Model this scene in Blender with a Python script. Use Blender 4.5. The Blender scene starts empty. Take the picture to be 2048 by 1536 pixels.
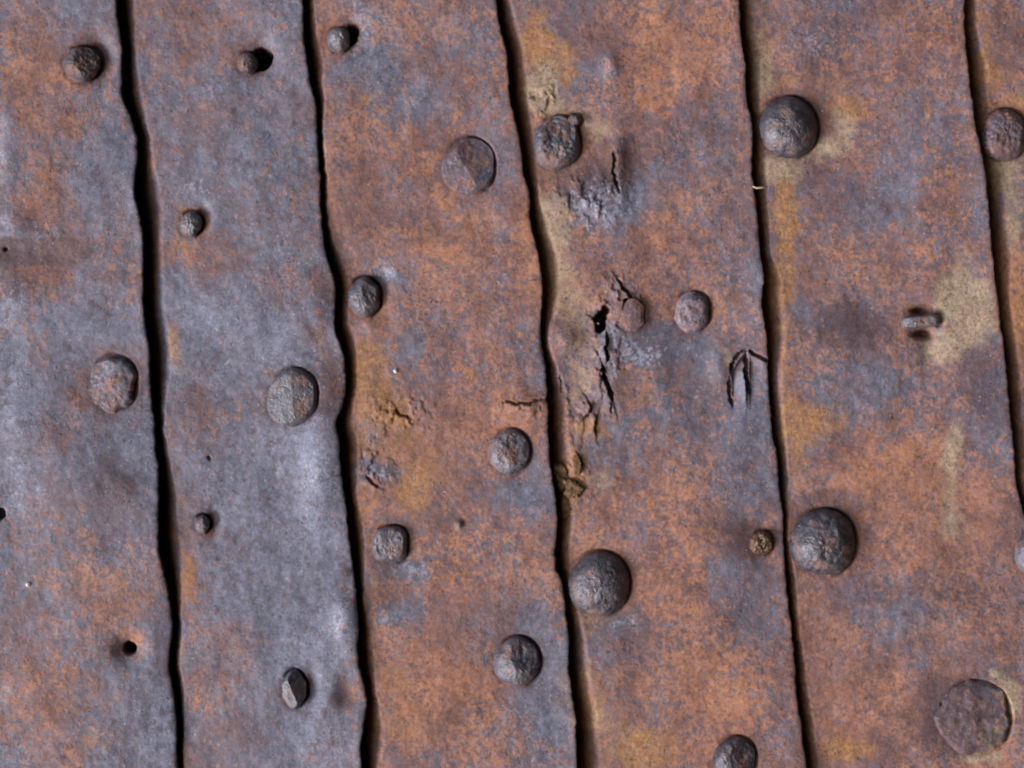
import bpy, math
import numpy as np
from mathutils import Matrix, Vector

# ------------------------------------------------------------------ scale / axes
PX = 0.00025            # one photo pixel (of 2048) in metres
CU, CV = 1024.0, 768.0  # photo centre
D = 1.20                # camera distance
REF = 22.0              # height (px) of the mean plate surface
# wall stands upright; strips run horizontally, the photo was taken with the camera on its side:
# photo right -> world -Z, photo up -> world +X, out of the wall -> world -Y
R3 = Matrix(((0, 1, 0), (0, 0, -1), (-1, 0, 0)))
R4 = R3.to_4x4()
LEAN = math.radians(18)    # the wall leans out over the photographer
BASE = Matrix.Translation(Vector((0, 0, 1.25))) @ Matrix.Rotation(LEAN, 4, 'X')
W = BASE @ R4

sc = bpy.context.scene
COL = sc.collection

# ------------------------------------------------------------------ camera
cam = bpy.data.cameras.new('camera')
cam.sensor_width = 36.0
cam.lens = 36.0 * D / (2048 * PX)
cam.clip_start = 0.05
cam.clip_end = 100
cam_o = bpy.data.objects.new('camera', cam)
COL.objects.link(cam_o)
cam_o.matrix_world = W @ Matrix.Translation(Vector((0, 0, D + REF * PX)))
cam.dof.use_dof = True
cam.dof.focus_distance = D - 0.022
cam.dof.aperture_fstop = 2.8
sc.camera = cam_o

# ------------------------------------------------------------------ light: overcast sky + soft sun
SUN_LOCAL = Vector((-0.82, -0.38, 0.52)).normalized()
SUN_W = (W.to_3x3() @ SUN_LOCAL).normalized()
elev = math.asin(SUN_W.z)
rot = math.atan2(SUN_W.x, SUN_W.y)
world = bpy.data.worlds.new('World')
sc.world = world
world.use_nodes = True
wn = world.node_tree
sky = wn.nodes.new('ShaderNodeTexSky')
sky.sky_type = 'NISHITA'
sky.sun_disc = False
sky.sun_elevation = elev
sky.sun_rotation = rot
sky.dust_density = 2.0
bg = wn.nodes['Background']
bg.inputs['Strength'].default_value = 0.085
wn.links.new(sky.outputs[0], bg.inputs['Color'])
sl = bpy.data.lights.new('sun', 'SUN')
sl.energy = 1.5
sl.angle = math.radians(22)
sl.color = (0.99, 0.96, 1.0)
so = bpy.data.objects.new('sun', sl)
COL.objects.link(so)
so.rotation_euler = SUN_W.to_track_quat('Z', 'Y').to_euler()
so.location = (0, -3, 4)

sc.view_settings.view_transform = 'Standard'
sc.view_settings.look = 'None'
sc.view_settings.gamma = 1
sc.view_settings.exposure = 1.1
sc.render.filter_size = 1.8

# ------------------------------------------------------------------ numpy noise
def vnoise(x, y, seed=0):
    r = np.random.RandomState(seed)
    T = r.rand(256, 256)
    xi = np.floor(x).astype(int); yi = np.floor(y).astype(int)
    fx = x - xi; fy = y - yi
    fx = fx * fx * fx * (fx * (fx * 6 - 15) + 10); fy = fy * fy * fy * (fy * (fy * 6 - 15) + 10)
    a = T[yi & 255, xi & 255]; b = T[yi & 255, (xi + 1) & 255]
    c = T[(yi + 1) & 255, xi & 255]; d = T[(yi + 1) & 255, (xi + 1) & 255]
    return (a * (1 - fx) + b * fx) * (1 - fy) + (c * (1 - fx) + d * fx) * fy - 0.5

def fbm(x, y, seed=0, octv=4, rough=0.5):
    s = 0; amp = 1; tot = 0
    for k in range(octv):
        s = s + amp * vnoise(x * 2 ** k + 17.3 * k, y * 2 ** k + 5.1 * k, seed + k)
        tot += amp; amp *= rough
    return s / tot

def sstep(a, b, x):
    t = np.clip((x - a) / (b - a), 0, 1)
    return t * t * (3 - 2 * t)

def seg_dist(u, v, pts):
    """distance to a polyline and signed side of it"""
    best = np.full(np.shape(u), 1e9); side = np.zeros(np.shape(u)); tt = np.zeros(np.shape(u))
    n = len(pts) - 1
    for i in range(n):
        (x0, y0), (x1, y1) = pts[i], pts[i + 1]
        dx, dy = x1 - x0, y1 - y0
        t = np.clip(((u - x0) * dx + (v - y0) * dy) / (dx * dx + dy * dy), 0, 1)
        ex = u - x0 - t * dx; ey = v - y0 - t * dy
        d = np.hypot(ex, ey)
        cr = dx * ey - dy * ex
        m = d < best
        best = np.where(m, d, best); side = np.where(m, np.sign(cr), side); tt = np.where(m, (i + t) / n, tt)
    return best, side, tt

# ------------------------------------------------------------------ material helper
class NT:
    def __init__(self, name):
        self.m = bpy.data.materials.new(name); self.m.use_nodes = True
        self.t = self.m.node_tree; self.n = self.t.nodes
        self.b = self.n['Principled BSDF']
        geo = self.n.new('ShaderNodeNewGeometry')
        mp = self.n.new('ShaderNodeMapping'); mp.inputs['Scale'].default_value = (1 / PX,) * 3
        self.t.links.new(geo.outputs['Position'], mp.inputs[0])
        self.P = mp.outputs[0]                       # coordinates in photo pixels
    def put(self, sock, v):
        if isinstance(v, bpy.types.NodeSocket): self.t.links.new(v, sock)
        elif isinstance(v, (tuple, list)) and len(v) == 3 and sock.type == 'RGBA': sock.default_value = (*v, 1)
        else: sock.default_value = v
    def noise(self, size, detail=4, rough=0.55, off=0.0, stretch=None, dist=0.0):
        mp = self.n.new('ShaderNodeMapping')
        s = 1.0 / size
        st = stretch or (1, 1, 1)
        mp.inputs['Scale'].default_value = (s * st[0], s * st[1], s * st[2])
        mp.inputs['Location'].default_value = (off, off * 1.7, -off)
        self.t.links.new(self.P, mp.inputs[0])
        n = self.n.new('ShaderNodeTexNoise')
        n.inputs['Scale'].default_value = 1
        n.inputs['Detail'].default_value = detail; n.inputs['Roughness'].default_value = rough
        n.inputs['Distortion'].default_value = dist
        self.t.links.new(mp.outputs[0], n.inputs['Vector'])
        return n.outputs[0]
    def math(self, op, a, b=0.0, c=0.0, clamp=False):
        n = self.n.new('ShaderNodeMath'); n.operation = op; n.use_clamp = clamp
        self.put(n.inputs[0], a); self.put(n.inputs[1], b); self.put(n.inputs[2], c)
        return n.outputs[0]
    def ss(self, x, a, b, lo=0.0, hi=1.0):
        n = self.n.new('ShaderNodeMapRange'); n.interpolation_type = 'SMOOTHSTEP'
        self.put(n.inputs[0], x); n.inputs[1].default_value = a; n.inputs[2].default_value = b
        n.inputs[3].default_value = lo; n.inputs[4].default_value = hi
        return n.outputs[0]
    def mix(self, f, a, b, mode='MIX'):
        n = self.n.new('ShaderNodeMix'); n.data_type = 'RGBA'; n.blend_type = mode
        self.put(n.inputs[0], f); self.put(n.inputs[6], a); self.put(n.inputs[7], b)
        return n.outputs[2]
    def attr(self, name):
        a = self.n.new('ShaderNodeAttribute'); a.attribute_name = name
        s = self.n.new('ShaderNodeSeparateColor'); self.t.links.new(a.outputs['Color'], s.inputs[0])
        return s.outputs[0], s.outputs[1], s.outputs[2]
    def cover(self, amount, noise, gain=2.6, soft=0.16):
        """1 where noise lets the amount show, 0 elsewhere"""
        x = self.math('MULTIPLY_ADD', self.math('SUBTRACT', noise, 0.5), gain, amount)
        return self.ss(x, 0.5 - soft, 0.5 + soft)
    def bump(self, h, strength, dist, prev=None):
        b = self.n.new('ShaderNodeBump'); b.inputs['Strength'].default_value = strength
        b.inputs['Distance'].default_value = dist
        self.put(b.inputs['Height'], h)
        if prev is not None: self.put(b.inputs['Normal'], prev)
        return b.outputs[0]

STEEL_D = (0.088, 0.090, 0.126)
STEEL_L = (0.150, 0.156, 0.212)
SHEEN = (0.205, 0.220, 0.305)
PALE = (0.26, 0.262, 0.335)
UMBER = (0.074, 0.044, 0.050)
RUST_D = (0.130, 0.066, 0.060)
RUST_M = (0.245, 0.112, 0.080)
RUST_L = (0.36, 0.163, 0.092)
PURPLE = (0.105, 0.078, 0.098)
OCHRE = (0.37, 0.188, 0.070)
DUST = (0.37, 0.29, 0.205)

def plate_material():
    g = NT('rusted_plate_iron')
    rust, ochre, dust = g.attr('coat')
    dark, pale, sheen_tint = g.attr('scale')
    n_big = g.noise(70, 5, 0.6, 3.1)
    n_mid = g.noise(17, 6, 0.66, 11.7)
    n_mid2 = g.noise(26, 5, 0.65, 31.0)
    n_fin = g.noise(7.5, 4, 0.6, 51.0)
    n_grn = g.noise(4.0, 3, 0.6, 77.0)
    streak = g.noise(9, 3, 0.6, 5.0, stretch=(0.10, 1, 1))
    # bare scaled steel
    c = g.mix(g.ss(n_mid2, 0.36, 0.64), STEEL_D, STEEL_L)
    c = g.mix(g.ss(streak, 0.45, 0.7, 0, 0.5), c, STEEL_D)
    c = g.mix(g.ss(n_fin, 0.55, 0.72, 0, 0.45), c, PALE)
    c = g.mix(g.math('MULTIPLY', g.cover(sheen_tint, n_big, 1.2, 0.45), 0.8), c, g.mix(g.ss(n_fin, 0.38, 0.62), SHEEN, STEEL_L))  # bluish sheen mixed into the steel colour
    c = g.mix(g.math('MULTIPLY', g.cover(dark, n_mid2, 2.0, 0.3), 0.75), c, UMBER)
    c = g.mix(g.math('MULTIPLY', g.cover(pale, n_fin, 2.8, 0.2), 0.85), c, PALE)
    # rust: broad soft fields first (purple scale, then brown), crisp fine speckle on top
    n_wide = g.noise(150, 5, 0.6, 201.0)
    n_w2 = g.noise(95, 6, 0.65, 244.0)
    halo = g.cover(rust, n_big, 1.8, 0.38)
    c = g.mix(g.math('MULTIPLY', halo, 0.70), c, g.mix(g.ss(n_w2, 0.40, 0.60), PURPLE, RUST_D))
    field = g.cover(rust, g.math('ADD', g.math('MULTIPLY', n_w2, 0.55), g.math('MULTIPLY', n_mid, 0.45)), 2.2, 0.40)
    c = g.mix(g.math('MULTIPLY', field, 0.50), c, RUST_M)
    rc = g.mix(g.ss(n_wide, 0.40, 0.62), RUST_M, RUST_L)
    rc = g.mix(g.ss(n_fin, 0.5, 0.36, 0, 0.6), rc, RUST_D)
    n_crs = g.noise(46, 6, 0.62, 333.0)
    wsel = g.ss(g.noise(140, 3, 0.5, 350.0), 0.42, 0.64, 0, 0.5)
    fine = g.math('ADD', g.math('MULTIPLY', n_mid, 0.5), g.math('MULTIPLY', n_fin, 0.5))
    nn = g.math('MULTIPLY_ADD', wsel, g.math('SUBTRACT', n_crs, fine), fine)
    spots = g.cover(g.math('MULTIPLY_ADD', g.math('SUBTRACT', n_wide, 0.5), 0.9, rust), nn, 3.2, 0.20)
    c = g.mix(g.math('MULTIPLY', spots, 0.66), c, rc)
    glow = g.cover(g.math('MULTIPLY_ADD', g.math('SUBTRACT', g.noise(180, 4, 0.55, 410.0), 0.5), 1.6, g.math('SUBTRACT', rust, 0.34)), nn, 3.2, 0.16)
    c = g.mix(g.math('MULTIPLY', glow, 0.75), c, RUST_L)
    c = g.mix(g.math('MULTIPLY', g.ss(n_w2, 0.46, 0.68, 0, 0.62), g.math('MULTIPLY_ADD', halo, 0.75, 0.25)), c, UMBER)
    # islands of scale left on the rust, crowded in some places and absent in others
    isl = g.math('MULTIPLY', g.ss(g.noise(17, 5, 0.66, 90.0), 0.52, 0.60), g.ss(g.noise(120, 3, 0.5, 300.0), 0.36, 0.62, 0.15, 0.75))
    c = g.mix(isl, c, g.mix(g.ss(n_w2, 0.34, 0.54), g.mix(g.ss(n_fin, 0.4, 0.6), STEEL_D, STEEL_L), PURPLE))
    # ochre and dirt
    oc = g.mix(g.ss(n_fin, 0.4, 0.62), OCHRE, (0.23, 0.108, 0.052))
    c = g.mix(g.math('MULTIPLY', g.cover(g.math('MULTIPLY', ochre, 1.4), g.math('ADD', g.math('MULTIPLY', n_big, 0.45), g.math('MULTIPLY', nn, 0.55)), 2.5, 0.32), g.ss(n_mid2, 0.36, 0.6, 0.42, 0.85)), c, oc)
    du = g.mix(g.ss(n_fin, 0.42, 0.64), DUST, (0.23, 0.165, 0.118))
    dm = g.math('MULTIPLY', g.cover(dust, g.math('ADD', g.math('MULTIPLY', n_big, 0.45), g.math('MULTIPLY', nn, 0.55)), 2.7, 0.26), 0.82)
    c = g.mix(dm, c, du)
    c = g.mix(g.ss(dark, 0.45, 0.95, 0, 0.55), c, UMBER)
    # pits, bright grains, and glints painted as pale specks
    pit = g.math('MAXIMUM', g.ss(g.noise(8.5, 2, 0.5, 120.0), 0.66, 0.76), g.math('MULTIPLY', g.ss(g.noise(5.5, 2, 0.5, 135.0), 0.60, 0.70), g.ss(g.noise(130, 3, 0.5, 150.0), 0.45, 0.62)))
    c = g.mix(g.math('MULTIPLY', pit, 0.6), c, (0.045, 0.027, 0.025))
    c = g.mix(g.ss(n_grn, 0.35, 0.65, 0.0, 0.30), c, g.mix(1.0, c, (1.75, 1.72, 1.75), 'MULTIPLY'))
    gr = g.noise(12.0, 5, 0.72, 160.0)
    vv_ = g.ss(gr, 0.3, 0.7, 0.78, 1.22)
    cc = g.n.new('ShaderNodeCombineXYZ')
    for q in range(3): g.put(cc.inputs[q], vv_)
    c = g.mix(1.0, c, cc.outputs[0], 'MULTIPLY')
    gl = g.math('MULTIPLY', g.ss(g.noise(6.5, 2, 0.5, 500.0), 0.70, 0.78), g.math('SUBTRACT', 0.8, g.math('MULTIPLY', spots, 0.5)))
    c = g.mix(gl, c, (0.42, 0.42, 0.49))  # small specular glints put into the base colour
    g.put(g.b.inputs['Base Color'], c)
    ro = g.math('ADD', g.math('MULTIPLY', spots, 0.16), g.ss(n_fin, 0.3, 0.7, 0.62, 0.42))
    ro = g.math('ADD', ro, g.math('MULTIPLY', dm, 0.25), clamp=True)
    g.put(g.b.inputs['Roughness'], ro)
    g.put(g.b.inputs['Specular IOR Level'], 0.38)
    h1 = g.math('ADD', g.math('MULTIPLY', n_mid, 0.9), g.math('MULTIPLY', spots, 0.12))
    b = g.bump(h1, 0.24, 7 * PX)
    h2 = g.math('SUBTRACT', g.math('ADD', n_fin, g.math('MULTIPLY', n_grn, 0.5)), g.math('MULTIPLY', pit, 0.9))
    b = g.bump(h2, 0.36, 2.2 * PX, b)
    g.put(g.b.inputs['Normal'], b)
    return g.m

def rivet_material(name, c0, c1, c2, rusty, rough=0.42, spec=0.8, coarse=1.0, metal=0.15):
    g = NT(name)
    n1 = g.noise(24 * coarse, 5, 0.62, 7.0); n2 = g.noise(9 * coarse, 4, 0.65, 40.0); n3 = g.noise(4, 3, 0.6, 70.0)
    c = g.mix(g.ss(n1, 0.38, 0.62), c0, c1)
    c = g.mix(g.ss(n2, 0.52, 0.72, 0, 0.55), c, c2)
    r = g.cover(g.math('ADD', rusty, 0.0), g.noise(34, 5, 0.65, 19.0), 2.6, 0.24)
    rc = g.mix(g.ss(n2, 0.4, 0.6), RUST_D, RUST_M)
    c = g.mix(g.math('MULTIPLY', r, 0.8), c, rc)
    c = g.mix(g.ss(n3, 0.62, 0.75, 0, 0.5), c, (0.04, 0.03, 0.03))
    g.put(g.b.inputs['Base Color'], c)
    g.put(g.b.inputs['Roughness'], g.math('ADD', g.ss(n2, 0.3, 0.7, rough - 0.04, rough + 0.14), g.math('MULTIPLY', r, 0.2)))
    g.put(g.b.inputs['Specular IOR Level'], spec)
    g.put(g.b.inputs['Metallic'], g.math('MULTIPLY', g.math('SUBTRACT', 1.0, r), metal))
    pits = g.ss(g.noise(11 * coarse, 2, 0.5, 88.0), 0.56, 0.70)
    b = g.bump(n1, 0.5, 8 * PX)
    b = g.bump(g.math('SUBTRACT', 1.0, pits), 0.32, 4 * PX, b)
    b = g.bump(g.math('ADD', n2, g.math('MULTIPLY', n3, 0.5)), 0.5, 3.4 * PX, b)
    g.put(g.b.inputs['Normal'], b)
    return g.m

def plain_material(name, a, b_, size=20, rough=0.85, bumpd=6):
    g = NT(name)
    n = g.noise(size, 6, 0.65, 3.0); n2 = g.noise(size * 0.3, 4, 0.6, 9.0)
    c = g.mix(g.ss(n, 0.38, 0.62), a, b_)
    c = g.mix(g.ss(n2, 0.55, 0.7, 0, 0.6), c, tuple(x * 0.4 for x in a))
    g.put(g.b.inputs['Base Color'], c); g.put(g.b.inputs['Roughness'], rough)
    g.put(g.b.inputs['Normal'], g.bump(g.math('ADD', n, n2), 0.8, bumpd * PX))
    return g.m

M_PLATE = plate_material()
M_GREY = rivet_material('scaled_grey_iron', (0.070, 0.066, 0.086), (0.125, 0.120, 0.150), (0.21, 0.208, 0.26), 0.36)
M_PALE = rivet_material('pale_scaled_iron', (0.088, 0.080, 0.098), (0.165, 0.155, 0.185), (0.30, 0.29, 0.35), 0.30)
M_DARK = rivet_material('blackened_iron', (0.060, 0.055, 0.070), (0.118, 0.110, 0.138), (0.19, 0.18, 0.22), 0.33, rough=0.42, spec=1.0, metal=0.45)
M_BROWN = rivet_material('rust_brown_iron', (0.066, 0.054, 0.066), (0.125, 0.098, 0.110), (0.22, 0.205, 0.24), 0.40, spec=0.5, metal=0.1)
M_OCHRE = rivet_material('ochre_rusted_iron', (0.055, 0.030, 0.016), (0.16, 0.085, 0.034), (0.40, 0.27, 0.13), 0.30, rough=0.34)
M_CRUST = plain_material('ochre_rust_crust', (0.085, 0.05, 0.03), (0.27, 0.155, 0.065), 8)
M_WALL = plain_material('dark_backing_timber', (0.030, 0.022, 0.018), (0.05, 0.036, 0.028), 40)
M_STRAW = plain_material('dry_straw', (0.42, 0.34, 0.22), (0.5, 0.42, 0.3), 8, 0.7, 1)
M_GRIT = plain_material('white_grit', (0.72, 0.72, 0.74), (0.8, 0.8, 0.8), 8, 0.6, 1)

# ------------------------------------------------------------------ seams: photo y -> (right edge of the plate, width of the gap shadow)
SEAMS = [
 [(0,229,28),(40,233,26),(70,238,21),(100,241,21),(150,241,26),(190,241,31),(215,250,27),(240,262,22),(275,270,22),(320,272,24),(350,267,33),
  (380,265,39),(410,272,38),(440,278,34),(480,284,29),(512,283,29),(600,284,31),(640,287,31),(665,292,33),(700,296,33),(750,297,31),(800,300,22),
  (860,306,15),(900,308,20),(935,314,19),(980,315,25),(1024,315,28),(1105,315,35),(1140,326,28),(1180,332,22),(1225,341,15),(1260,342,16),
  (1290,337,18),(1320,334,16),(1345,337,18),(1380,343,17),(1430,348,13),(1480,350,12),(1536,352,10)],
 [(0,604,17),(50,604,20),(90,606,24),(130,613,25),(160,617,21),(190,626,18),(215,630,13),(250,631,11),(300,633,11),(350,638,12),(385,637,12),
  (430,641,11),(480,645,15),(512,650,22),(540,661,22),(560,667,21),(590,670,20),(620,668,20),(650,667,23),(668,668,29),(690,680,25),(715,687,20),
  (750,690,18),(780,689,17),(810,684,16),(830,675,23),(845,669,24),(870,674,28),(900,678,30),(950,680,26),(1000,687,18),(1024,691,21),(1080,697,25),
  (1140,705,18),(1200,711,11),(1240,714,15),(1270,716,19),(1300,713,24),(1340,718,23),(1370,726,18),(1400,731,17),(1430,730,24),(1460,724,33),
  (1495,719,37),(1536,722,26)],
 [(0,991,22),(30,994,28),(70,1002,29),(100,1012,28),(150,1016,29),(200,1018,34),(230,1027,27),(270,1036,24),(310,1042,22),(350,1046,25),
  (370,1055,18),(400,1059,16),(430,1057,27),(465,1063,29),(490,1070,30),(512,1076,32),(550,1083,29),(590,1084,28),(630,1080,23),(665,1080,15),
  (700,1083,15),(720,1088,17),(760,1092,26),(800,1093,31),(850,1095,31),(900,1098,32),(930,1098,34),(960,1105,28),(1000,1110,26),(1024,1112,28),
  (1060,1114,24),(1105,1108,24),(1145,1111,24),(1160,1123,14),(1230,1130,22),(1260,1136,24),(1290,1138,27),(1335,1134,33),(1360,1139,31),
  (1400,1144,33),(1440,1151,32),(1536,1152,38)],
 [(0,1477,21),(60,1480,24),(100,1484,31),(130,1490,26),(170,1490,28),(210,1495,22),(250,1504,20),(300,1504,24),(350,1503,26),(400,1511,21),
  (450,1516,20),(500,1520,18),(560,1527,29),(600,1522,34),(640,1526,37),(670,1533,30),(720,1535,25),(760,1536,22),(820,1540,20),(870,1544,22),
  (900,1552,18),(930,1556,16),(960,1556,18),(1000,1561,12),(1024,1567,10),(1080,1567,10),(1130,1570,15),(1190,1574,18),(1250,1582,14),(1300,1588,16),
  (1350,1591,18),(1400,1594,22),(1450,1602,22),(1500,1608,21),(1536,1612,21)],
 [(0,1928,22),(50,1928,24),(100,1930,28),(130,1936,34),(170,1937,31),(200,1943,29),(250,1950,26),(300,1960,25),(350,1970,30),(400,1974,31),
  (450,1979,31),(512,1984,34),(560,1990,28),(600,1996,22),(640,1999,24),(680,2005,25),(740,2011,26),(800,2018,24),(860,2023,22),(900,2028,20),
  (960,2032,18),(1024,2046,17),(1060,2066,17),(1095,2112,18),(1150,2130,18),(1250,2128,20),(1400,2130,20),(1536,2138,20)],
]
def make_seam(tab, seed):
    y = np.array([t[0] for t in tab], float); e = np.array([t[1] for t in tab], float); w = np.array([t[2] for t in tab], float)
    fe = np.polyfit(y, e, 1)
    ya = np.concatenate([[-420, -280, -150, -60], y, [1600, 1700, 1820, 1960]])
    r = np.random.RandomState(seed)
    def ext(q): return fe[0] * q + fe[1]
    lo = e[0] + fe[0] * np.array([-420, -280, -150, -60.]) + r.randn(4) * np.array([6, 6, 5, 2])
    hi = e[-1] + fe[0] * (np.array([1600, 1700, 1820, 1960.]) - 1536) + r.randn(4) * np.array([2, 5, 6, 6])
    ea = np.concatenate([lo, e, hi]); wa = np.concatenate([[20, 26, 18, 24], w, [18, 25, 20, 24]])
    def smooth(q, arr):   # light smoothing of the interpolated polyline
        s = 0
        for o, k in ((-9, .2), (-4, .25), (0, .1), (4, .25), (9, .2)): s = s + k * np.interp(q + o, ya, arr)
        return s
    def edge(v): return smooth(v, ea) + 2.6 * fbm(v / 5.5, v * 0 + seed + 7, seed + 3, 2, 0.6) * (0.3 + np.clip(3 * fbm(v / 130, v * 0 + seed, seed + 9, 2), 0, 1)) + 2.2 * fbm(v / 16, v * 0 + seed, seed, 3, 0.6) * 2
    def wid(v): return smooth(v, wa)
    return edge, wid
SE = [make_seam(t, 40 + i) for i, t in enumerate(SEAMS)]
left_edge = (lambda v: -330 + 0.085 * v, lambda v: 22 + 0 * v)
right_edge = (lambda v: 2390 + 0.085 * v + 14 * fbm(v / 90, v * 0, 77, 2), lambda v: 22 + 0 * v)
EDGES = [left_edge] + SE + [right_edge]

# ------------------------------------------------------------------ relief, stains and painted light and shade, listed by place on the plates
# dents: plate, u, v, ru, rv, height (px)
DENTS = [
 (2,404,436,13,24,-16),(2,424,1046,12,22,-16),(1,196,112,26,40,-18),(2,520,112,26,30,-16),(3,702,66,14,26,-18),(3,760,580,14,34,-10),(2,622,1376,14,34,-10),
 (4,1262,628,22,30,4),(4,1070,190,12,8,-8),(1,20,470,60,14,6),
 (1,30,450,34,26,9),(1,40,500,70,40,-7),(1,172,125,62,62,-5),(1,254,1297,34,34,-19),(1,30,1030,60,50,-5),(1,222,768,80,90,-2),
 (1,100,300,90,200,5),(1,10,290,26,90,8),(1,110,520,60,30,-4),(1,120,900,120,160,5),
 (2,508,118,60,55,-7),(2,583,793,90,90,-3),(2,560,1360,120,120,6),(2,640,930,40,120,14),(2,690,1215,34,70,18),(2,640,700,40,60,-9),(2,690,1180,20,30,-8),
 (2,420,620,80,120,5),(2,440,1000,60,60,-4),(2,595,1378,60,60,-5),(2,690,1390,26,40,-9),(2,660,770,26,60,4),
 (3,730,590,60,60,-6),(3,690,72,46,46,-5),(3,940,330,90,90,-4),(3,1018,903,64,64,-5),(3,780,1090,60,60,-5),(3,1035,1322,70,70,-6),
 (3,740,650,24,22,6),(3,1040,830,60,24,6),(3,735,800,30,60,6),(3,918,1050,8,9,9),
 (4,1115,280,80,80,-6),(4,1390,622,60,60,-7),(4,1262,628,30,38,8),(4,1222,128,18,26,10),(4,1180,390,60,36,6),(4,1240,700,60,30,5),(4,1130,680,30,26,12),
 (4,1150,770,46,60,-6),(4,1230,760,20,40,7),(4,1205,590,44,40,6),(4,1200,1168,96,96,-5),(4,1523,1085,44,40,-9),(4,1440,730,20,36,9),(4,1400,760,60,80,-6),
 (4,1290,1340,40,90,-5),(4,1472,1510,70,70,-6),(4,1240,300,16,60,5),
 (5,1580,252,110,90,-8),(5,1680,225,40,26,4),(5,1845,645,60,40,-5),(5,1847,621,18,8,-40),(5,1852,667,18,9,-40),(5,1880,638,7,14,-18),(5,1860,690,16,60,-5),(5,1648,1085,110,100,-6),(5,1945,1437,104,96,-4),(5,1720,640,80,60,-4),
 (5,1840,980,40,80,4),(5,1560,150,40,60,-4),(5,1560,330,40,30,5),(5,2000,1360,30,20,5),
 (6,2010,268,70,70,-6),(6,2050,1103,60,60,-5),
]
# cracks: plate, polyline, half-width, depth, lip height (side + = clockwise side), lip reach
CRACKS = [
 (4,[(1228,298),(1231,318),(1228,340),(1234,362),(1239,384)],2.0,18,-7,22),
 (4,[(1236,558),(1243,568),(1246,576),(1258,584),(1264,598),(1252,600),(1248,612)],2.2,20,7,24),
 (4,[(1188,636),(1196,640),(1204,628),(1212,618),(1206,640),(1206,655),(1198,658),(1194,648)],5.5,80,8,22),
 (4,[(1214,664),(1216,684),(1212,700),(1219,714),(1214,722)],2.4,24,8,30),
 (4,[(1203,728),(1208,740),(1210,756),(1216,770),(1222,786),(1226,802)],3.2,30,10,36),
 (4,[(1224,806),(1222,826)],1.2,10,3,12),
 (4,[(1120,748),(1122,770),(1124,788)],1.5,8,6,18),
 (4,[(1176,800),(1184,812),(1180,826),(1170,836)],1.6,10,8,24),
 (4,[(1196,830),(1190,850),(1194,872)],1.4,8,8,20),
 (4,[(1156,914),(1162,928),(1156,940)],4.0,24,5,14),
 (4,[(1496,697),(1484,703),(1472,716),(1465,730),(1463,746)],2.3,15,3,8),
 (4,[(1462,756),(1459,776),(1461,796),(1466,812)],2.3,14,0,10),
 (4,[(1493,706),(1494,728),(1493,752),(1497,772),(1501,788)],3.6,24,0,10),
 (4,[(1498,699),(1508,708),(1522,714),(1540,724)],2.6,18,3,8),
 (3,[(1008,806),(1020,803),(1034,810),(1046,806),(1062,808),(1078,800),(1094,798)],1.9,14,6,16),
 (3,[(790,818),(798,830),(812,832),(820,838)],1.7,9,5,16),
 (3,[(730,952),(744,968),(758,976)],1.7,9,5,16),
 (5,[(1884,1408),(1896,1420)],3.2,12,0,10),
]
# holes: plate, u, v, radius, depth
HOLES = [(1,257,1298,11.5,95),(1,-6,1029,12,40),(1,7,497,3.5,10),(2,416,916,3,8),(2,520,116,21,80),(3,703,60,12,80),(3,701,74,10,80),(2,534,110,9,70)]
# stains, with some light and shade painted in: list name -> (u, v, ru, rv, amount)
RUST_BASE = [0.34, 0.29, 0.47, 0.47, 0.47, 0.45]
RUST = [(268,1275,26,16,.5),(60,110,70,90,.28),(100,230,70,90,.25),(60,400,60,50,.32),(90,545,90,22,.28),(260,1190,90,100,.16),(90,1410,90,110,.25),(40,1250,60,80,.12),
 (250,960,70,200,-.2),(310,1440,50,110,-.34),(20,820,50,200,-.22),(200,350,70,130,-.22),(200,20,60,60,-.2),(180,640,90,90,-.16),(230,850,80,60,-.1),
 (400,70,90,90,.2),(380,160,50,60,.1),(400,515,90,40,.26),(560,570,60,50,.14),(500,690,140,70,-.2),(480,300,130,70,-.2),(560,1020,140,260,-.24),(610,1290,100,230,-.3),
 (370,1160,24,70,.34),(480,1290,60,50,.2),(400,1390,60,70,.16),(420,840,60,40,.12),(640,640,30,120,.12),
 (830,470,140,180,.16),(900,700,140,90,.12),(960,830,100,60,.34),(850,930,70,110,.3),(850,1360,130,110,.46),(910,1180,110,60,.18),(1060,480,50,120,.24),(980,180,80,120,.1),
 (740,120,80,80,-.3),(820,230,90,60,-.16),(1050,980,60,50,-.34),(1085,1390,50,140,-.46),(790,1230,60,26,-.42),(800,1140,60,26,-.42),(760,555,50,24,-.4),(760,940,60,22,-.35),(820,690,30,40,-.3),(1000,1290,60,60,-.2),
 (1270,130,60,110,.2),(1180,40,100,50,.1),(1400,100,70,100,.2),(1330,450,110,90,.18),(1350,1190,80,220,.24),(1230,1000,80,60,.14),(1440,1380,110,90,.2),(1310,130,40,120,.16),
 (1210,400,80,50,-.5),(1410,720,100,80,-.2),(1400,860,110,70,-.1),(1480,570,50,60,-.22),(1280,680,70,50,-.35),(1420,290,80,70,-.16),(1500,1190,60,90,-.25),(1260,1250,46,26,-.4),(1240,900,60,60,-.2),(1500,900,60,110,-.2),
 (1840,990,110,120,.30),(1960,1000,70,70,.22),(1720,1430,110,110,.22),(1620,1300,70,90,.14),(1800,120,110,90,.2),(1660,560,90,60,.14),(1720,930,90,60,.2),
 (1780,1210,130,60,-.2),(1690,650,90,60,-.3),(1660,60,80,70,-.24),(1960,820,60,90,-.3),(1900,1440,70,70,-.2),(1780,330,90,100,-.1),(1880,260,60,60,-.1),(1760,760,100,50,-.16),
 (2030,60,40,60,.1),(2030,580,30,200,.2)]
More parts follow.
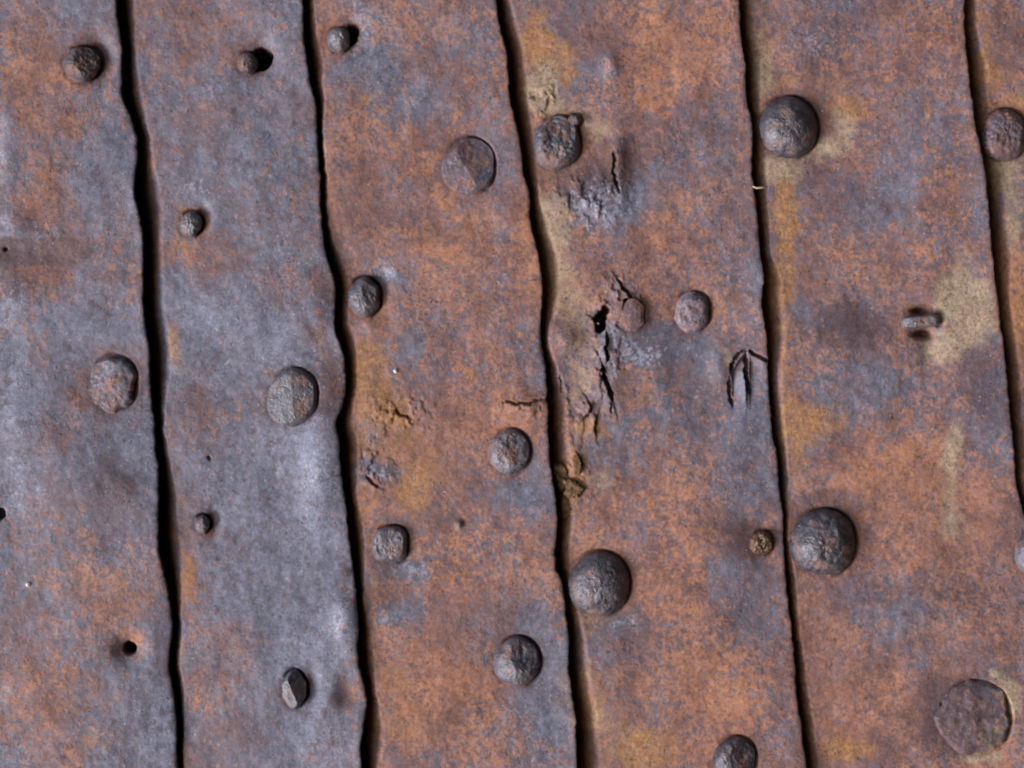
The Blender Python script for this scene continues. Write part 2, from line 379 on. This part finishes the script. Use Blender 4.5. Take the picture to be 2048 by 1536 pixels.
OCHRE_S = [(735,760,34,80,.45),(800,850,60,60,.4),(1580,480,24,120,.4),(398,440,30,34,.5),(412,1050,24,30,.35),(715,60,20,30,.4),(1075,80,34,46,.75),(1108,110,36,36,.85),(1140,150,18,22,.8),(1070,20,30,30,.35),(1290,1500,70,44,.8),(1190,1400,30,90,.4),(1150,1150,20,40,.3),(1140,960,40,60,.75),(1180,850,40,40,.45),
 (1700,215,40,34,.8),(1570,400,26,60,.75),(1560,560,30,80,.6),(1570,760,26,90,.4),(1640,840,70,40,.55),(1590,900,40,80,.4),(1590,160,30,24,.5),(1860,225,7,16,.8),(1700,1500,60,30,.6),
 (820,980,40,50,.65),(740,740,36,60,.62),(770,800,40,36,.55),(870,920,50,50,.4),(790,1350,50,60,.45),(730,200,14,14,.4),(640,40,10,10,.3),(900,560,80,80,.2),(780,1480,70,50,.3),(740,1130,40,40,.3),
 (350,680,20,60,.5),(375,1140,18,60,.5),(360,470,26,50,.42),(350,1010,20,40,.35),(350,1320,14,70,.35),(310,110,24,40,.3),(370,420,16,16,.4),
 (1985,140,34,44,.7),(2040,200,30,40,.4),(2040,620,20,120,.5),(1880,620,30,50,.3),(1970,70,16,70,.4)]
DUST_S = [(1935,590,50,40,.3),(1086,150,44,46,.8),(1090,200,54,40,.72),(1110,330,46,60,.4),(1105,440,44,80,.62),(1120,540,50,80,.66),(1150,640,60,60,.4),(1150,760,56,90,.5),(1190,250,60,50,.45),(1190,970,40,60,.4),(1180,1260,60,56,.5),(1165,1090,30,60,.4),(1250,770,26,30,.45),(1170,1400,50,80,.4),(1230,1450,80,60,.25),
 (1524,120,30,130,.75),(1560,330,60,40,.85),(1650,290,56,30,.85),(1690,240,34,40,.55),(1540,430,26,40,.5),(1570,640,20,60,.4),(1925,600,64,50,.98),(1890,700,50,44,.85),(1960,660,40,40,.7),(1900,960,26,90,.72),(1930,520,30,50,.4),(1910,860,26,50,.4),(1920,1060,50,30,.4),
 (2022,1390,36,50,.8),(1970,1515,56,22,.8),(1985,1350,16,14,.7),(2030,400,30,130,.75),(2000,330,30,60,.6),(1600,1180,24,120,.3),(1600,1480,26,60,.25),
 (705,640,26,30,.3),(730,850,40,40,.35),(740,900,40,30,.3),(1450,720,14,24,.7),(660,90,20,20,.2),(340,870,30,60,.18),(990,1000,80,20,.1)]
DARK_S = [(1410,800,90,90,.45),(1330,720,50,60,.4),(70,500,110,22,.7),(1505,1082,30,30,.7),(250,1297,30,30,.8),(196,118,24,36,.7),(520,112,26,36,.6),(1650,1010,60,30,.6),(1660,235,40,50,.7),(50,498,100,26,1.1),(150,505,30,24,.8),(40,560,60,40,.5),(230,970,60,60,.6),(180,1080,60,60,.4),(290,780,40,60,.3),(660,750,26,90,.75),(690,1390,26,44,.8),(650,600,26,60,.5),(640,560,40,40,.4),(690,1160,18,40,.6),(500,1480,60,60,.4),  # includes shade painted beside heads and around hollows
 (1240,70,110,60,.5),(1240,330,60,60,.6),(1160,380,70,50,.6),(1300,260,80,80,.3),(1280,600,60,80,.5),(1300,1290,40,110,.5),(1440,1060,90,60,.6),(1480,1220,60,80,.4),(1400,250,80,60,.35),(1130,790,40,60,.3),
 (1720,650,110,70,.7),(1660,60,90,70,.5),(1620,140,60,50,.45),(1880,1430,90,90,.8),(1960,780,60,90,.5),(1700,1000,70,30,.6),(1830,1180,120,40,.45),(1900,50,60,80,.4),(1650,380,70,60,.3),(1960,1200,70,90,.4),(860,260,90,60,.2),(1050,200,30,140,.3),(1900,330,60,60,.35)]
PALE_S = [(8,260,22,110,.6),(20,440,30,24,.6),(10,620,30,60,.5),(20,1370,60,60,.55),(60,1500,40,40,.7),(10,1280,20,40,.4),(10,850,40,160,.3),(630,930,40,130,.4),(690,1225,26,60,.6),(600,700,80,60,.3),(420,200,30,60,.3),(390,370,40,30,.4),  # some spots paint the light caught by raised dents
 (770,540,40,18,.6),(1220,130,16,24,.7),(1190,380,50,26,.6),(1190,440,50,30,.6),(1200,680,20,40,.8),(1250,590,40,30,.5),(1280,710,50,26,.6),(1220,570,40,20,.5),(1260,1250,40,22,.4),(750,30,50,30,.5),(720,60,30,60,.35),(780,1240,40,16,.5),(820,1140,40,22,.5),(770,950,40,18,.4),(1600,100,60,40,.35),(1620,90,30,40,.3),(1180,415,40,20,.5),(1050,850,40,30,.25),(1760,820,60,20,.35),(1700,560,20,20,.3),
 (560,520,60,80,.22),(440,640,50,50,.3),(60,1000,60,120,.22),(650,1480,50,60,.35),(330,1480,24,70,.25)]

# ------------------------------------------------------------------ rivets and nails (place, outline radii, height)
RIVETS = []
def rv(*a, **kw): RIVETS.append((a, kw))
def bar(a, b, rot=0.0, n=40):
    out = []
    for q in range(n):
        t = 2 * math.pi * q / n - rot
        out.append(1.0 / ((abs(math.cos(t)) / a) ** 5 + (abs(math.sin(t)) / b) ** 5) ** 0.2)
    return out
# --- plate 1
rv('nail_stub', 1, 166, 128, [34,36,36,40,42,38,36,32], 34, M_BROWN, 'broken rusty nail stub in a hollow at the top left', 1, dome=3, rough=1.7, groove=1.8, facets=((30,.55,.8),(100,.3,1.0)))
rv('rivet_head', 1, 224, 768, [46,54,58,50,46,50,60,52], 15, M_BROWN, 'flattened worn rivet head, pale along the middle', 2, dome=5, flat=.15, rough=2.2, jag=.13, coat=(.30,0,.45,.35), facets=((0,.1,.95),(180,.22,.75)))
# --- plate 2
rv('nail_stub', 2, 494, 122, [20,18,20,20,22,24,24,22], 26, M_BROWN, 'broken nail stub beside a ragged dark hole', 3, dome=3, rough=1.8)
rv('nail_head', 2, 381, 448, [20,23,27,24,23,26,26,20], 19, M_PALE, 'small chipped pale nail head with an ochre rim', 4, dome=3.2, rough=2.2, groove=2.2)
rv('rivet_head', 2, 583, 794, [50,56,58,48,48,58,60,54], 15, M_GREY, 'rivet head with one bright grey facet and a brown facet', 5, dome=4.5, rough=.7, facets=((4,.10,.9),(186,.22,.86)))
rv('nail_head', 2, 403, 1049, [13,15,18,17,16,18,19,14], 18, M_PALE, 'tiny nail head with a dark hollow on its right', 6, dome=3, rough=1.6, groove=2.2)
rv('nail_head', 2, 588, 1380, [24,28,40,30,24,28,40,28], 30, M_GREY, 'diamond shaped nail head standing proud', 7, dome=4, rough=1.0, groove=2.0, facets=((25,.75,.75),(200,.5,.85)))
# --- plate 3
rv('nail_head', 3, 677, 76, [22,24,24,24,24,26,28,24], 24, M_PALE, 'small pale nail head at the top with a dark hollow beside it', 8, dome=3.4, rough=1.4)
rv('rivet_head', 3, 936, 334, [52,58,60,52,54,56,58,56], 20, M_BROWN, 'large low rivet head with a dark worn facet', 9, dome=4, rough=.9, coat=(.42,.30,.7,.3), facets=((35,.27,.80),(205,.2,.9)))
rv('nail_head', 3, 728, 593, [30,34,40,36,34,38,44,36], 30, M_GREY, 'oval nail head beside the second seam', 10, dome=3, rough=1.3, groove=2.2, facets=((20,.35,.95),))
rv('rivet_head', 3, 779, 1090, [34,40,36,38,36,40,36,40], 22, M_PALE, 'squarish pale rivet head with flat top', 11, dome=6, flat=.12, rough=1.2, groove=1.5)
rv('rivet_head', 3, 1019, 904, [42,44,46,42,42,44,46,42], 24, M_PALE, 'round scaled grey rivet head near the third seam', 12, dome=3.6, flat=.1, rough=1.6, facets=((20,.3,.9),))
rv('rivet_head', 3, 1036, 1324, [44,46,50,46,48,52,50,46], 32, M_GREY, 'round domed rivet head with a chipped top', 13, dome=2.4, rough=1.6, groove=1.7, facets=((40,.42,.9),))
# --- plate 4
rv('rivet_head', 4, 1115, 283, [46,50,54,50,48,56,56,50], 30, M_GREY, 'lumpy corroded rivet head with a broken top', 14, dome=3.6, flat=.1, rough=2.6, facets=((80,.3,.85),))
rv('nail_head', 4, 1150, 238, [14,12,11,13,15,12,12,13], 24, M_BROWN, 'chip of rust standing at the rim of a lumpy rivet', 15, dome=2.6, rough=1.5)
rv('rivet_head', 4, 1264, 630, [22,28,32,28,24,30,34,28], 7, M_BROWN, 'low rust covered rivet worn almost flush with the plate', 26, dome=2.4, rough=1.5, groove=0.35, coat=(.45,0,.55,.2))
rv('rivet_head', 4, 1386, 624, [34,40,42,38,36,40,42,38], 22, M_BROWN, 'round grey rivet head sunk in a shallow hollow', 16, dome=3.2, flat=.1, rough=1.6, coat=(.30,0,.3,.5), facets=((200,.2,.95),))
rv('rivet_head', 4, 1200, 1170, [60,64,66,62,62,66,66,62], 40, M_DARK, 'big smooth dark dome rivet with orange rust spots', 17, dome=2.2, rough=1.0, groove=1.6)
rv('nail_stub', 4, 1524, 1086, [22,24,24,20,24,26,22,26], 26, M_OCHRE, 'small shiny ochre rusted nail stub', 18, dome=3, rough=2.6, facets=((300,.5,.8),))
rv('rivet_head', 4, 1470, 1520, [42,46,46,42,44,46,46,44], 28, M_DARK, 'dark rivet head cut off by the bottom of the photo', 19, dome=3, rough=1.0, facets=((10,.4,.85),))
# --- plate 5
rv('rivet_head', 5, 1579, 254, [60,62,64,62,60,62,62,62], 46, M_DARK, 'dark dome rivet at the top of the fourth seam', 20, dome=2.1, rough=.9, groove=1.7)
rv('nail_head', 5, 1843, 643, bar(39, 13, 0.10), 20, M_PALE, 'split nail head, a grey bar across a dark hole', 21, dome=7, rough=1.0, groove=0.2)
rv('rivet_head', 5, 1648, 1088, [66,70,68,68,68,66,64,68], 46, M_DARK, 'largest pitted black dome rivet beside the fourth seam', 22, dome=2.3, rough=1.6, groove=1.7)
rv('rivet_head', 5, 1946, 1438, [76,78,74,70,72,70,74,80], 17, M_BROWN, 'broad low rivet head, half purple and half tan', 23, dome=4, rough=1.5, jag=.2, groove=1.3, coat=(.30,.42,.95,.2), facets=((10,.12,.95),(190,.13,.92)))
# --- plate 6
rv('rivet_head', 6, 2013, 268, [48,50,54,48,44,52,54,50], 30, M_BROWN, 'rough rivet head on the rightmost plate', 24, dome=3.2, rough=2.4, coat=(.3,.2,.8,.3))
rv('rivet_head', 5, 2076, 1106, [46,48,50,46,46,48,50,46], 26, M_GREY, 'grey rivet head cut off by the right side of the photo', 25, dome=2.6, rough=1.0)


SHEEN_S = [(640,950,46,130,.85),(690,1210,24,70,1.0),(660,1480,60,70,.9),(610,1350,90,100,.45),(600,700,80,60,.5),(330,1480,30,90,.85),(1495,770,34,50,.65),(1510,540,30,60,.45),  # where a cool highlight is painted on the plates
 (1470,830,50,40,.35),(20,250,20,110,.65),(20,850,60,200,.5),(430,620,80,60,.4),(430,1200,60,100,.35),(560,870,60,50,.5),(60,640,60,60,.5),(20,1420,50,90,.5)]

def blobs(u, v, lst):
    s = np.zeros_like(u)
    for (a, b, ra, rb, k) in lst:
        m = (np.abs(u - a) < 3.2 * ra) & (np.abs(v - b) < 3.2 * rb)
        if m.any():
            s[m] += k * np.exp(-(((u[m] - a) / ra) ** 2 + ((v[m] - b) / rb) ** 2) ** 1.3)
    return s

class Plate:
    def __init__(self, k):      # k = 1..6
        self.k = k
        self.eL, self.wL = EDGES[k - 1]
        self.eR, self.wR = EDGES[k]
    def height(self, u, v):
        k = self.k
        a = self.eL(v); b = self.eR(v)
        t = (u - a) / (b - a)
        S = 7 + 0.54 * self.wR(v)
        h = 20 * np.clip(t, -0.4, 1.3)                       # lapped like shingles
        h = h + (S - 20) * np.exp(-np.clip(b - u, 0, None) / 55.0) - 1.8 * np.exp(-np.clip(b - u, 0, None) / 3.0)   # lip of the free edge
        h = h - 56 * (1 - sstep(-0.25, 1.45, (u - a) / self.wL(v))) * (self.k > 1)   # turned down under the neighbour
        h = h + 15 * fbm(u / 210, v / 260, 100 + k, 3) + 8 * fbm(u / 62, v / 70, 200 + k, 3) * 0.75 + 1.5 * fbm(u / 17, v / 17, 300 + k, 3)
        for (p, x, y, rx, ry, amp) in DENTS:
            if p != k: continue
            h = h + amp * np.exp(-((u - x) / rx) ** 2 - ((v - y) / ry) ** 2)
        return h
    def cuts(self, u, v, h):
        wob = 3.0 * fbm(u / 9, v / 9, 500 + self.k, 2) + 5.5 * fbm(u / 6.5, v / 6.5, 540 + self.k, 2)
        for (p, pts, hw, dep, lip, reach) in CRACKS:
            if p != self.k: continue
            xs = [q[0] for q in pts]; ys = [q[1] for q in pts]
            m = (u > min(xs) - 60) & (u < max(xs) + 60) & (v > min(ys) - 60) & (v < max(ys) + 60)
            if not m.any(): continue
            d, s, tt = seg_dist(u[m] + wob[m], v[m] + wob[m] * 0.6, pts)
            taper = np.clip(np.minimum(tt, 1 - tt) * 5 + 0.35, 0, 1)
            hh = h[m]
            if lip: hh = hh + abs(lip) * np.exp(-(d / reach) ** 2) * ((s * np.sign(lip)) > 0) * taper
            hh = hh - dep * taper * (1 - sstep(hw * taper * 0.75, hw * taper * 1.35 + 0.6, d))
            h[m] = hh
        if self.k == 4:    # crusty lifted scale beside the seam and around the cracks
            cr = blobs(u, v, [(1215,690,36,110,.8),(1160,800,40,80,.7),(1180,400,70,50,.8),(1090,200,40,40,.7),(1250,600,40,40,.7),(1140,960,40,60,.8)])
            n1 = fbm(u / 24, v / 34, 611, 4, 0.62)
            h += np.clip(cr, 0, 1) * (5.5 * sstep(0.0, 0.05, n1) + 5 * n1)
        if self.k == 3:
            cr = blobs(u, v, [(800,830,60,40,1.0),(745,930,40,50,.9),(1050,815,40,30,.7)])
            n1 = fbm(u / 26, v / 26, 633, 4, 0.62)
            h += np.clip(cr, 0, 1) * (4 * sstep(0.0, 0.05, n1) + 4 * n1)
        for (p, x, y, r, dep) in HOLES:
            if p != self.k or r <= 0: continue
            d = np.hypot(u - x, v - y) + wob * 0.6
            h -= dep * (1 - sstep(r * 0.82, r * 1.15 + 0.8, d))
        for a_, kw_ in RIVETS:      # seat of each head: a narrow groove, deepest away from the light
            if a_[1] != self.k or a_[5] < 12 and False: continue
            x, y, ol = a_[2], a_[3], np.array(list(a_[4]) + [a_[4][0]], float)
            m = (np.abs(u - x) < 130) & (np.abs(v - y) < 130)
            if not m.any(): continue
            du, dv = u[m] - x, y - v[m]
            d = np.hypot(du, dv); an = (np.arctan2(dv, du) % (2 * np.pi)) / (2 * np.pi) * (len(ol) - 1)
            R = np.interp(an, np.arange(len(ol)), ol)
            amt = 0.5 + 12 * np.clip((du * 0.87 + dv * 0.5) / np.maximum(d, 1) + 0.25, 0, 1)
            h[m] -= amt * kw_.get('groove', 1.0) * sstep(R + 7.5, R + 0.5, d)
        if self.k == 4:    # bent tabs of the arrow shaped tear
            lu = np.where(v < 742, 1495 - (v - 697) * 0.72, 1462.0)
            tabA = sstep(lu, lu + 7, u) * sstep(1496, 1491, u) * sstep(700, 716, v) * sstep(840, 760, v)
            h += tabA * (-15 + 24 * np.clip((u - lu) / 30, 0, 1))
            tabB = sstep(1498, 1503, u) * sstep(706, 720, v - (u - 1498) * 0.6) * sstep(840, 750, v)
            h -= tabB * 9 * sstep(1545, 1500, u)
        return h
    def build(self, label):
        k = self.k
        v = np.concatenate([np.arange(-420, -10, 12.0), np.arange(-10, 1546, 2.5), np.arange(1548, 1961, 12.0)])
        n = 240
        under = 60.0 if k > 1 else 20.0
        # columns: dense over the visible face
        s = np.linspace(0, 1, n)
        L = self.eL(v) - under; Rr = self.eR(v)
        U = L[:, None] + s[None, :] * (Rr - L)[:, None]
        V = np.repeat(v[:, None], n, 1)
        H = self.cuts(U, V, self.height(U, V))
        th = 13.0 + 5 * fbm(v / 45, v * 0, 900 + k, 3)
        He = H[:, -1]
        # rounded, slightly ragged edge and underside
        ext_u = [Rr + 1.1, Rr + 1.6, Rr + 1.0, Rr - 2.0, Rr - 30, Rr - 62, Rr - 70, L + 8, L]
        ext_h = [He - 1.0, He - 3.5, He - th + 1.0, He - th, He - th - 12, He - th - 16, -105 + 0 * He, -105 + 0 * He, H[:, 0] - 11]
        U2 = np.concatenate([U] + [x[:, None] for x in ext_u], 1)
        H2 = np.concatenate([H] + [x[:, None] for x in ext_h], 1)
        # keep the underside clear of any trench cut from above
        V2 = np.repeat(v[:, None], U2.shape[1], 1)
        m = U2.shape[1]; r = len(v)
        uc = float(np.mean(Rr) - 220); vc = CV
        X = (U2 - uc) * PX; Y = (vc - V2) * PX; Z = H2 * PX
        co = np.stack([X, Y, Z], -1).reshape(-1, 3)
        i = np.arange(r - 1)[:, None] * m; j = np.arange(m)[None, :]; jn = (j + 1) % m
        quads = np.stack([i + j, i + m + j, i + m + jn, i + jn], -1).reshape(-1, 4)
        me = bpy.data.meshes.new('iron_plate')
        nq = len(quads)
        me.vertices.add(len(co)); me.vertices.foreach_set('co', co.ravel().astype(np.float32))
        caps = [np.arange(m), np.arange(m)[::-1] + (r - 1) * m]
        loops = np.concatenate([quads.ravel()] + caps)
        me.loops.add(len(loops)); me.loops.foreach_set('vertex_index', loops.astype(np.int32))
        starts = np.concatenate([np.arange(nq) * 4, [nq * 4, nq * 4 + m]])
        totals = np.concatenate([np.full(nq, 4), [m, m]])
        me.polygons.add(nq + 2)
        me.polygons.foreach_set('loop_start', starts.astype(np.int32))
        me.polygons.foreach_set('loop_total', totals.astype(np.int32))
        me.polygons.foreach_set('use_smooth', np.ones(nq + 2, bool))
        me.update(calc_edges=True); me.validate()
        # masks for stains and painted light and shade
        q = 26 * fbm(U2 / 60, V2 / 60, 11, 4, 0.6); q2 = 26 * fbm(U2 / 60, V2 / 60, 23, 4, 0.6)
        uu, vv = U2 + q, V2 + q2
        rust = RUST_BASE[k - 1] + blobs(uu, vv, RUST) + 0.34 * fbm(U2 / 120, V2 / 140, 61, 4, 0.6)
        if k > 1: rust = rust + 0.24 * np.exp(-np.clip(U2 - self.eL(v)[:, None], 0, None) / 45)
        ochre = blobs(uu, vv, OCHRE_S); dust = blobs(uu, vv, DUST_S)
        seam_side = np.exp(-np.clip(U2 - self.eL(v)[:, None], 0, None) / 90.0)
        ochre = ochre + 0.35 * dust * seam_side; dust = dust * (1 - 0.42 * seam_side)
        dark = blobs(uu, vv, DARK_S) + 0.12; pale = blobs(uu, vv, PALE_S)
        for a_, kw_ in RIVETS:      # grime and rust around each head, darkened to paint in its shadow
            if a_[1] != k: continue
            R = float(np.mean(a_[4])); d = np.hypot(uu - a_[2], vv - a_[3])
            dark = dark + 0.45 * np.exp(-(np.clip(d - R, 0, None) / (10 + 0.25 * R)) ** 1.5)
            rust = rust + 0.22 * np.exp(-(np.clip(d - R, 0, None) / (12 + 0.4 * R)) ** 2) * (fbm(U2 / 40, V2 / 40, 71 + k, 2) + .35)
        def setc(name, a, b, c):
            at = me.attributes.new(name, 'FLOAT_COLOR', 'POINT')
            arr = np.stack([np.clip(a, 0, 1), np.clip(b, 0, 1), np.clip(c, 0, 1), np.ones_like(a)], -1)
            at.data.foreach_set('color', arr.reshape(-1).astype(np.float32))
        setc('coat', rust, ochre, dust); setc('scale', dark, pale, blobs(uu, vv, SHEEN_S) + (0.34 if k < 3 else 0.0))  # third channel of scale holds the painted sheen
        me.materials.append(M_PLATE)
        o = bpy.data.objects.new('iron_plate', me)
        COL.objects.link(o)
        self.loc = ((uc - CU) * PX, (CV - vc) * PX, 0.0)
        o.matrix_world = W @ Matrix.Translation(Vector(self.loc))
        o['label'] = label; o['category'] = 'iron plate'; o['group'] = 'overlapping rusted iron plates'
        self.o = o; self.uc = uc; self.vc = vc
        return o
    def at(self, u, v):
        a = np.array([[float(u)]]); b = np.array([[float(v)]])
        return float(self.height(a, b)[0, 0])

# ------------------------------------------------------------------ backing wall
def box_mesh(name, lo, hi, mat):
    vs = [(x, y, z) for x in (lo[0], hi[0]) for y in (lo[1], hi[1]) for z in (lo[2], hi[2])]
    fs = [(0, 1, 3, 2), (4, 6, 7, 5), (0, 4, 5, 1), (2, 3, 7, 6), (0, 2, 6, 4), (1, 5, 7, 3)]
    me = bpy.data.meshes.new(name); me.from_pydata([tuple(c * PX for c in p) for p in vs], [], fs); me.materials.append(mat)
    return me
wall = bpy.data.objects.new('backing_wall', box_mesh('backing_wall', (-2400, -1900, -240), (2400, 1900, -140), M_WALL))
COL.objects.link(wall); wall.matrix_world = W
wall['kind'] = 'structure'; wall['label'] = 'dark backing wall behind the rusted iron plates'; wall['category'] = 'wall'

LABELS = {
 1: 'leftmost rusted iron plate, blue grey with faded rust and a small punched hole',
 2: 'second iron plate from the left, mostly smooth grey with a deeply wavy right edge',
 3: 'third iron plate from the left, grey at top and bright orange rust near the bottom',
 4: 'fourth iron plate from the left, cracked down its left side with an arrow shaped tear',
 5: 'wide orange rusted iron plate with tan dirt patches, second from the right',
 6: 'rightmost sliver of rusted iron plate cut off by the right side of the photo',
}
PL = {}
for k in range(1, 7):
    PL[k] = Plate(k); PL[k].build(LABELS[k])

# ------------------------------------------------------------------ rivets and nails
def lump(name, plate, u, v, outline, height, mat, label=None, seed=0, dome=2.2, flat=0.0, tilt=(0, 0), rough=1.0, facets=(), sink=16, lift=0.0, seg=96, rings=30, undercut=2.0, groove=1.0, jag=0.06, coat=None):
    """A hammered head: outline is a list of radii (px) going round from photo right, counter-clockwise;
       facets are planes (angle deg, slope, offset) that shave the top."""
    P = PL[plate]
    base = P.at(u, v) + lift
    ang = np.linspace(0, 2 * np.pi, seg, endpoint=False)
    ol = np.array(list(outline) + [outline[0]], float)
    # periodic cosine interpolation of the outline
    x = ang / (2 * np.pi) * len(outline); i0 = np.floor(x).astype(int); f = x - i0; f = (1 - np.cos(f * np.pi)) / 2
    rad = ol[i0] * (1 - f) + ol[i0 + 1] * f
    rad = rad * (1 + jag * rough * fbm(np.cos(ang) * 3 + 9 + seed, np.sin(ang) * 3 + 9, seed, 3, 0.6))
    rows = []
    rr = np.sin(np.linspace(0, 1, rings) * np.pi / 2)[1:]
    for t in rr:
        ru = rad * t * np.cos(ang); rv = rad * t * np.sin(ang)
        z = height * np.maximum(1 - t ** dome, 0) ** (1 / 1.7)
        if flat: z = np.minimum(z, height * (1 - flat))
        z = z + tilt[0] * ru + tilt[1] * rv
        for (fa, sl, off) in facets:
            fa = math.radians(fa)
            pl = height * off - sl * (ru * math.cos(fa) + rv * math.sin(fa))
            z = np.minimum(z, pl)
        nz = fbm((ru + 300 + seed * 31) / 26, (rv + 300) / 26, seed + 3, 4, 0.6) * 0.20 * min(height, 26) * rough \
           + fbm((ru + 300 + seed * 31) / 8, (rv + 300) / 8, seed + 8, 3, 0.6) * 0.09 * min(height, 26) * rough
        z = z + nz * (1 - 0.5 * t ** 6)
        rows.append(np.stack([ru, rv, np.maximum(z, 2.0)], -1))
    top = np.array([[0, 0, 0]], float); top[0, 2] = rows[0][:, 2].mean()
    edge = rows[-1].copy()
    e1 = edge.copy(); e1[:, 2] -= 2.0; e1[:, :2] *= 1.006
    e2 = edge.copy(); e2[:, :2] *= 1 - undercut / max(rad.mean(), 1); e2[:, 2] -= 5.0
    e3 = e2.copy(); e3[:, :2] *= 0.96; e3[:, 2] = -sink
    rows += [e1, e2, e3]
    co = np.concatenate([top] + rows + [np.array([[0, 0, -sink]])]) * PX
    n = len(rows); faces = []
    for a in range(seg):
        b = (a + 1) % seg
        faces.append((0, 1 + a, 1 + b))
        for q in range(n - 1):
            faces.append((1 + q * seg + a, 1 + (q + 1) * seg + a, 1 + (q + 1) * seg + b, 1 + q * seg + b))
        faces.append((1 + (n - 1) * seg + a, len(co) - 1, 1 + (n - 1) * seg + b))
    me = bpy.data.meshes.new(name); me.from_pydata([tuple(p) for p in co], [], faces)
    me.polygons.foreach_set('use_smooth', np.ones(len(me.polygons), bool))
    if coat:     # same scale and rust as the plate: rust, dirt (towards one side), dark scale, pale flecks
        ca = co / PX; w = fbm((ca[:, 0] + 500) / 22, (ca[:, 1] + 500) / 22, seed + 5, 3)
        one = np.ones(len(co))
        def setc(nm, a, b, c):
            at = me.attributes.new(nm, 'FLOAT_COLOR', 'POINT')
            at.data.foreach_set('color', np.stack([np.clip(a, 0, 1), np.clip(b, 0, 1), np.clip(c, 0, 1), one], -1).reshape(-1).astype(np.float32))
        sidew = sstep(-16, 26, ca[:, 0] + 40 * w)
        setc('coat', coat[0] + 0.6 * w, 0 * one, coat[1] * sidew); setc('scale', coat[2] * (1 - 0.4 * sidew) - 0.4 * w, coat[3] * (1 - sidew), 0 * one)
        mat = M_PLATE
    me.materials.append(mat); me.update()
    o = bpy.data.objects.new(name, me); COL.objects.link(o)
    o.parent = P.o
    o.location = ((u - P.uc) * PX, (P.vc - v) * PX, base * PX)
    if label: o['label'] = label
    return o

for a_, kw_ in RIVETS: lump(*a_, **kw_)

# --- rust crust breaking away beside the third seam
lump('rust_crust', 4, 1124, 950, [14,16,22,30,16,18,34,24], 20, M_CRUST, 'tall flake of ochre rust beside the third seam', 31, dome=8, rough=1.6, tilt=(0.25, 0.1), jag=.35)
lump('rust_crust', 4, 1148, 978, [26,14,18,26,18,22,16,20], 12, M_CRUST, 'low ragged crust of ochre rust', 32, dome=6, rough=1.8, jag=.4)
lump('rust_crust', 4, 1136, 1012, [18,22,28,16,12,16,26,18], 10, M_CRUST, 'lowest crumb of ochre rust beside the third seam', 33, dome=5, rough=1.8, jag=.4)
lump('rust_crust', 4, 1156, 930, [9,11,22,16,8,10,22,12], 10, M_CRUST, 'thin sliver of ochre rust', 34, dome=6, rough=1.6, jag=.35)

# ------------------------------------------------------------------ loose bits
def straw():
    P = PL[4]; pts = [(1504, 374, 34), (1512, 377, 36), (1522, 376, 34), (1533, 375, 30)]
    vs = []; fs = []; seg = 8
    for i, (u, v, h) in enumerate(pts):
        r = 2.3 if 0 < i < 3 else 1.6
        for a in range(seg):
            t = 2 * math.pi * a / seg
            vs.append(((u - 1520) * PX, (376 - v + r * math.cos(t)) * PX, (h + r * math.sin(t)) * PX))
    for i in range(len(pts) - 1):
        for a in range(seg):
            b = (a + 1) % seg
            fs.append((i * seg + a, i * seg + b, (i + 1) * seg + b, (i + 1) * seg + a))
    fs.append(tuple(range(seg))[::-1]); fs.append(tuple(range((len(pts) - 1) * seg, len(pts) * seg)))
    me = bpy.data.meshes.new('straw'); me.from_pydata(vs, [], fs); me.materials.append(M_STRAW)
    me.polygons.foreach_set('use_smooth', np.ones(len(me.polygons), bool))
    o = bpy.data.objects.new('straw', me); COL.objects.link(o)
    o.matrix_world = W @ Matrix.Translation(Vector(((1520 - CU) * PX, (CV - 376) * PX, 0)))
    o['label'] = 'short pale straw caught in the dark seam below the upper dome rivet'; o['category'] = 'straw'
straw()
def grit(u, v, r, k, label, seed):
    P = PL[k]; rs = np.random.RandomState(seed)
    import bmesh
    bm = bmesh.new(); bmesh.ops.create_icosphere(bm, subdivisions=2, radius=r * PX)
    for q in bm.verts: q.co *= 1 + 0.35 * (rs.rand() - .5)
    me = bpy.data.meshes.new('grit'); bm.to_mesh(me); bm.free(); me.materials.append(M_GRIT)
    o = bpy.data.objects.new('grit', me); COL.objects.link(o)
    o.matrix_world = W @ Matrix.Translation(Vector(((u - CU) * PX, (CV - v) * PX, (P.at(u, v) + r * .15) * PX)))
    o['label'] = label; o['category'] = 'grit speck'; o['group'] = 'white grit specks'
grit(790, 742, 4.5, 3, 'white grit speck on the orange third plate from the left', 1)
grit(53, 1170, 5, 1, 'white grit speck on the grey leftmost plate', 2)
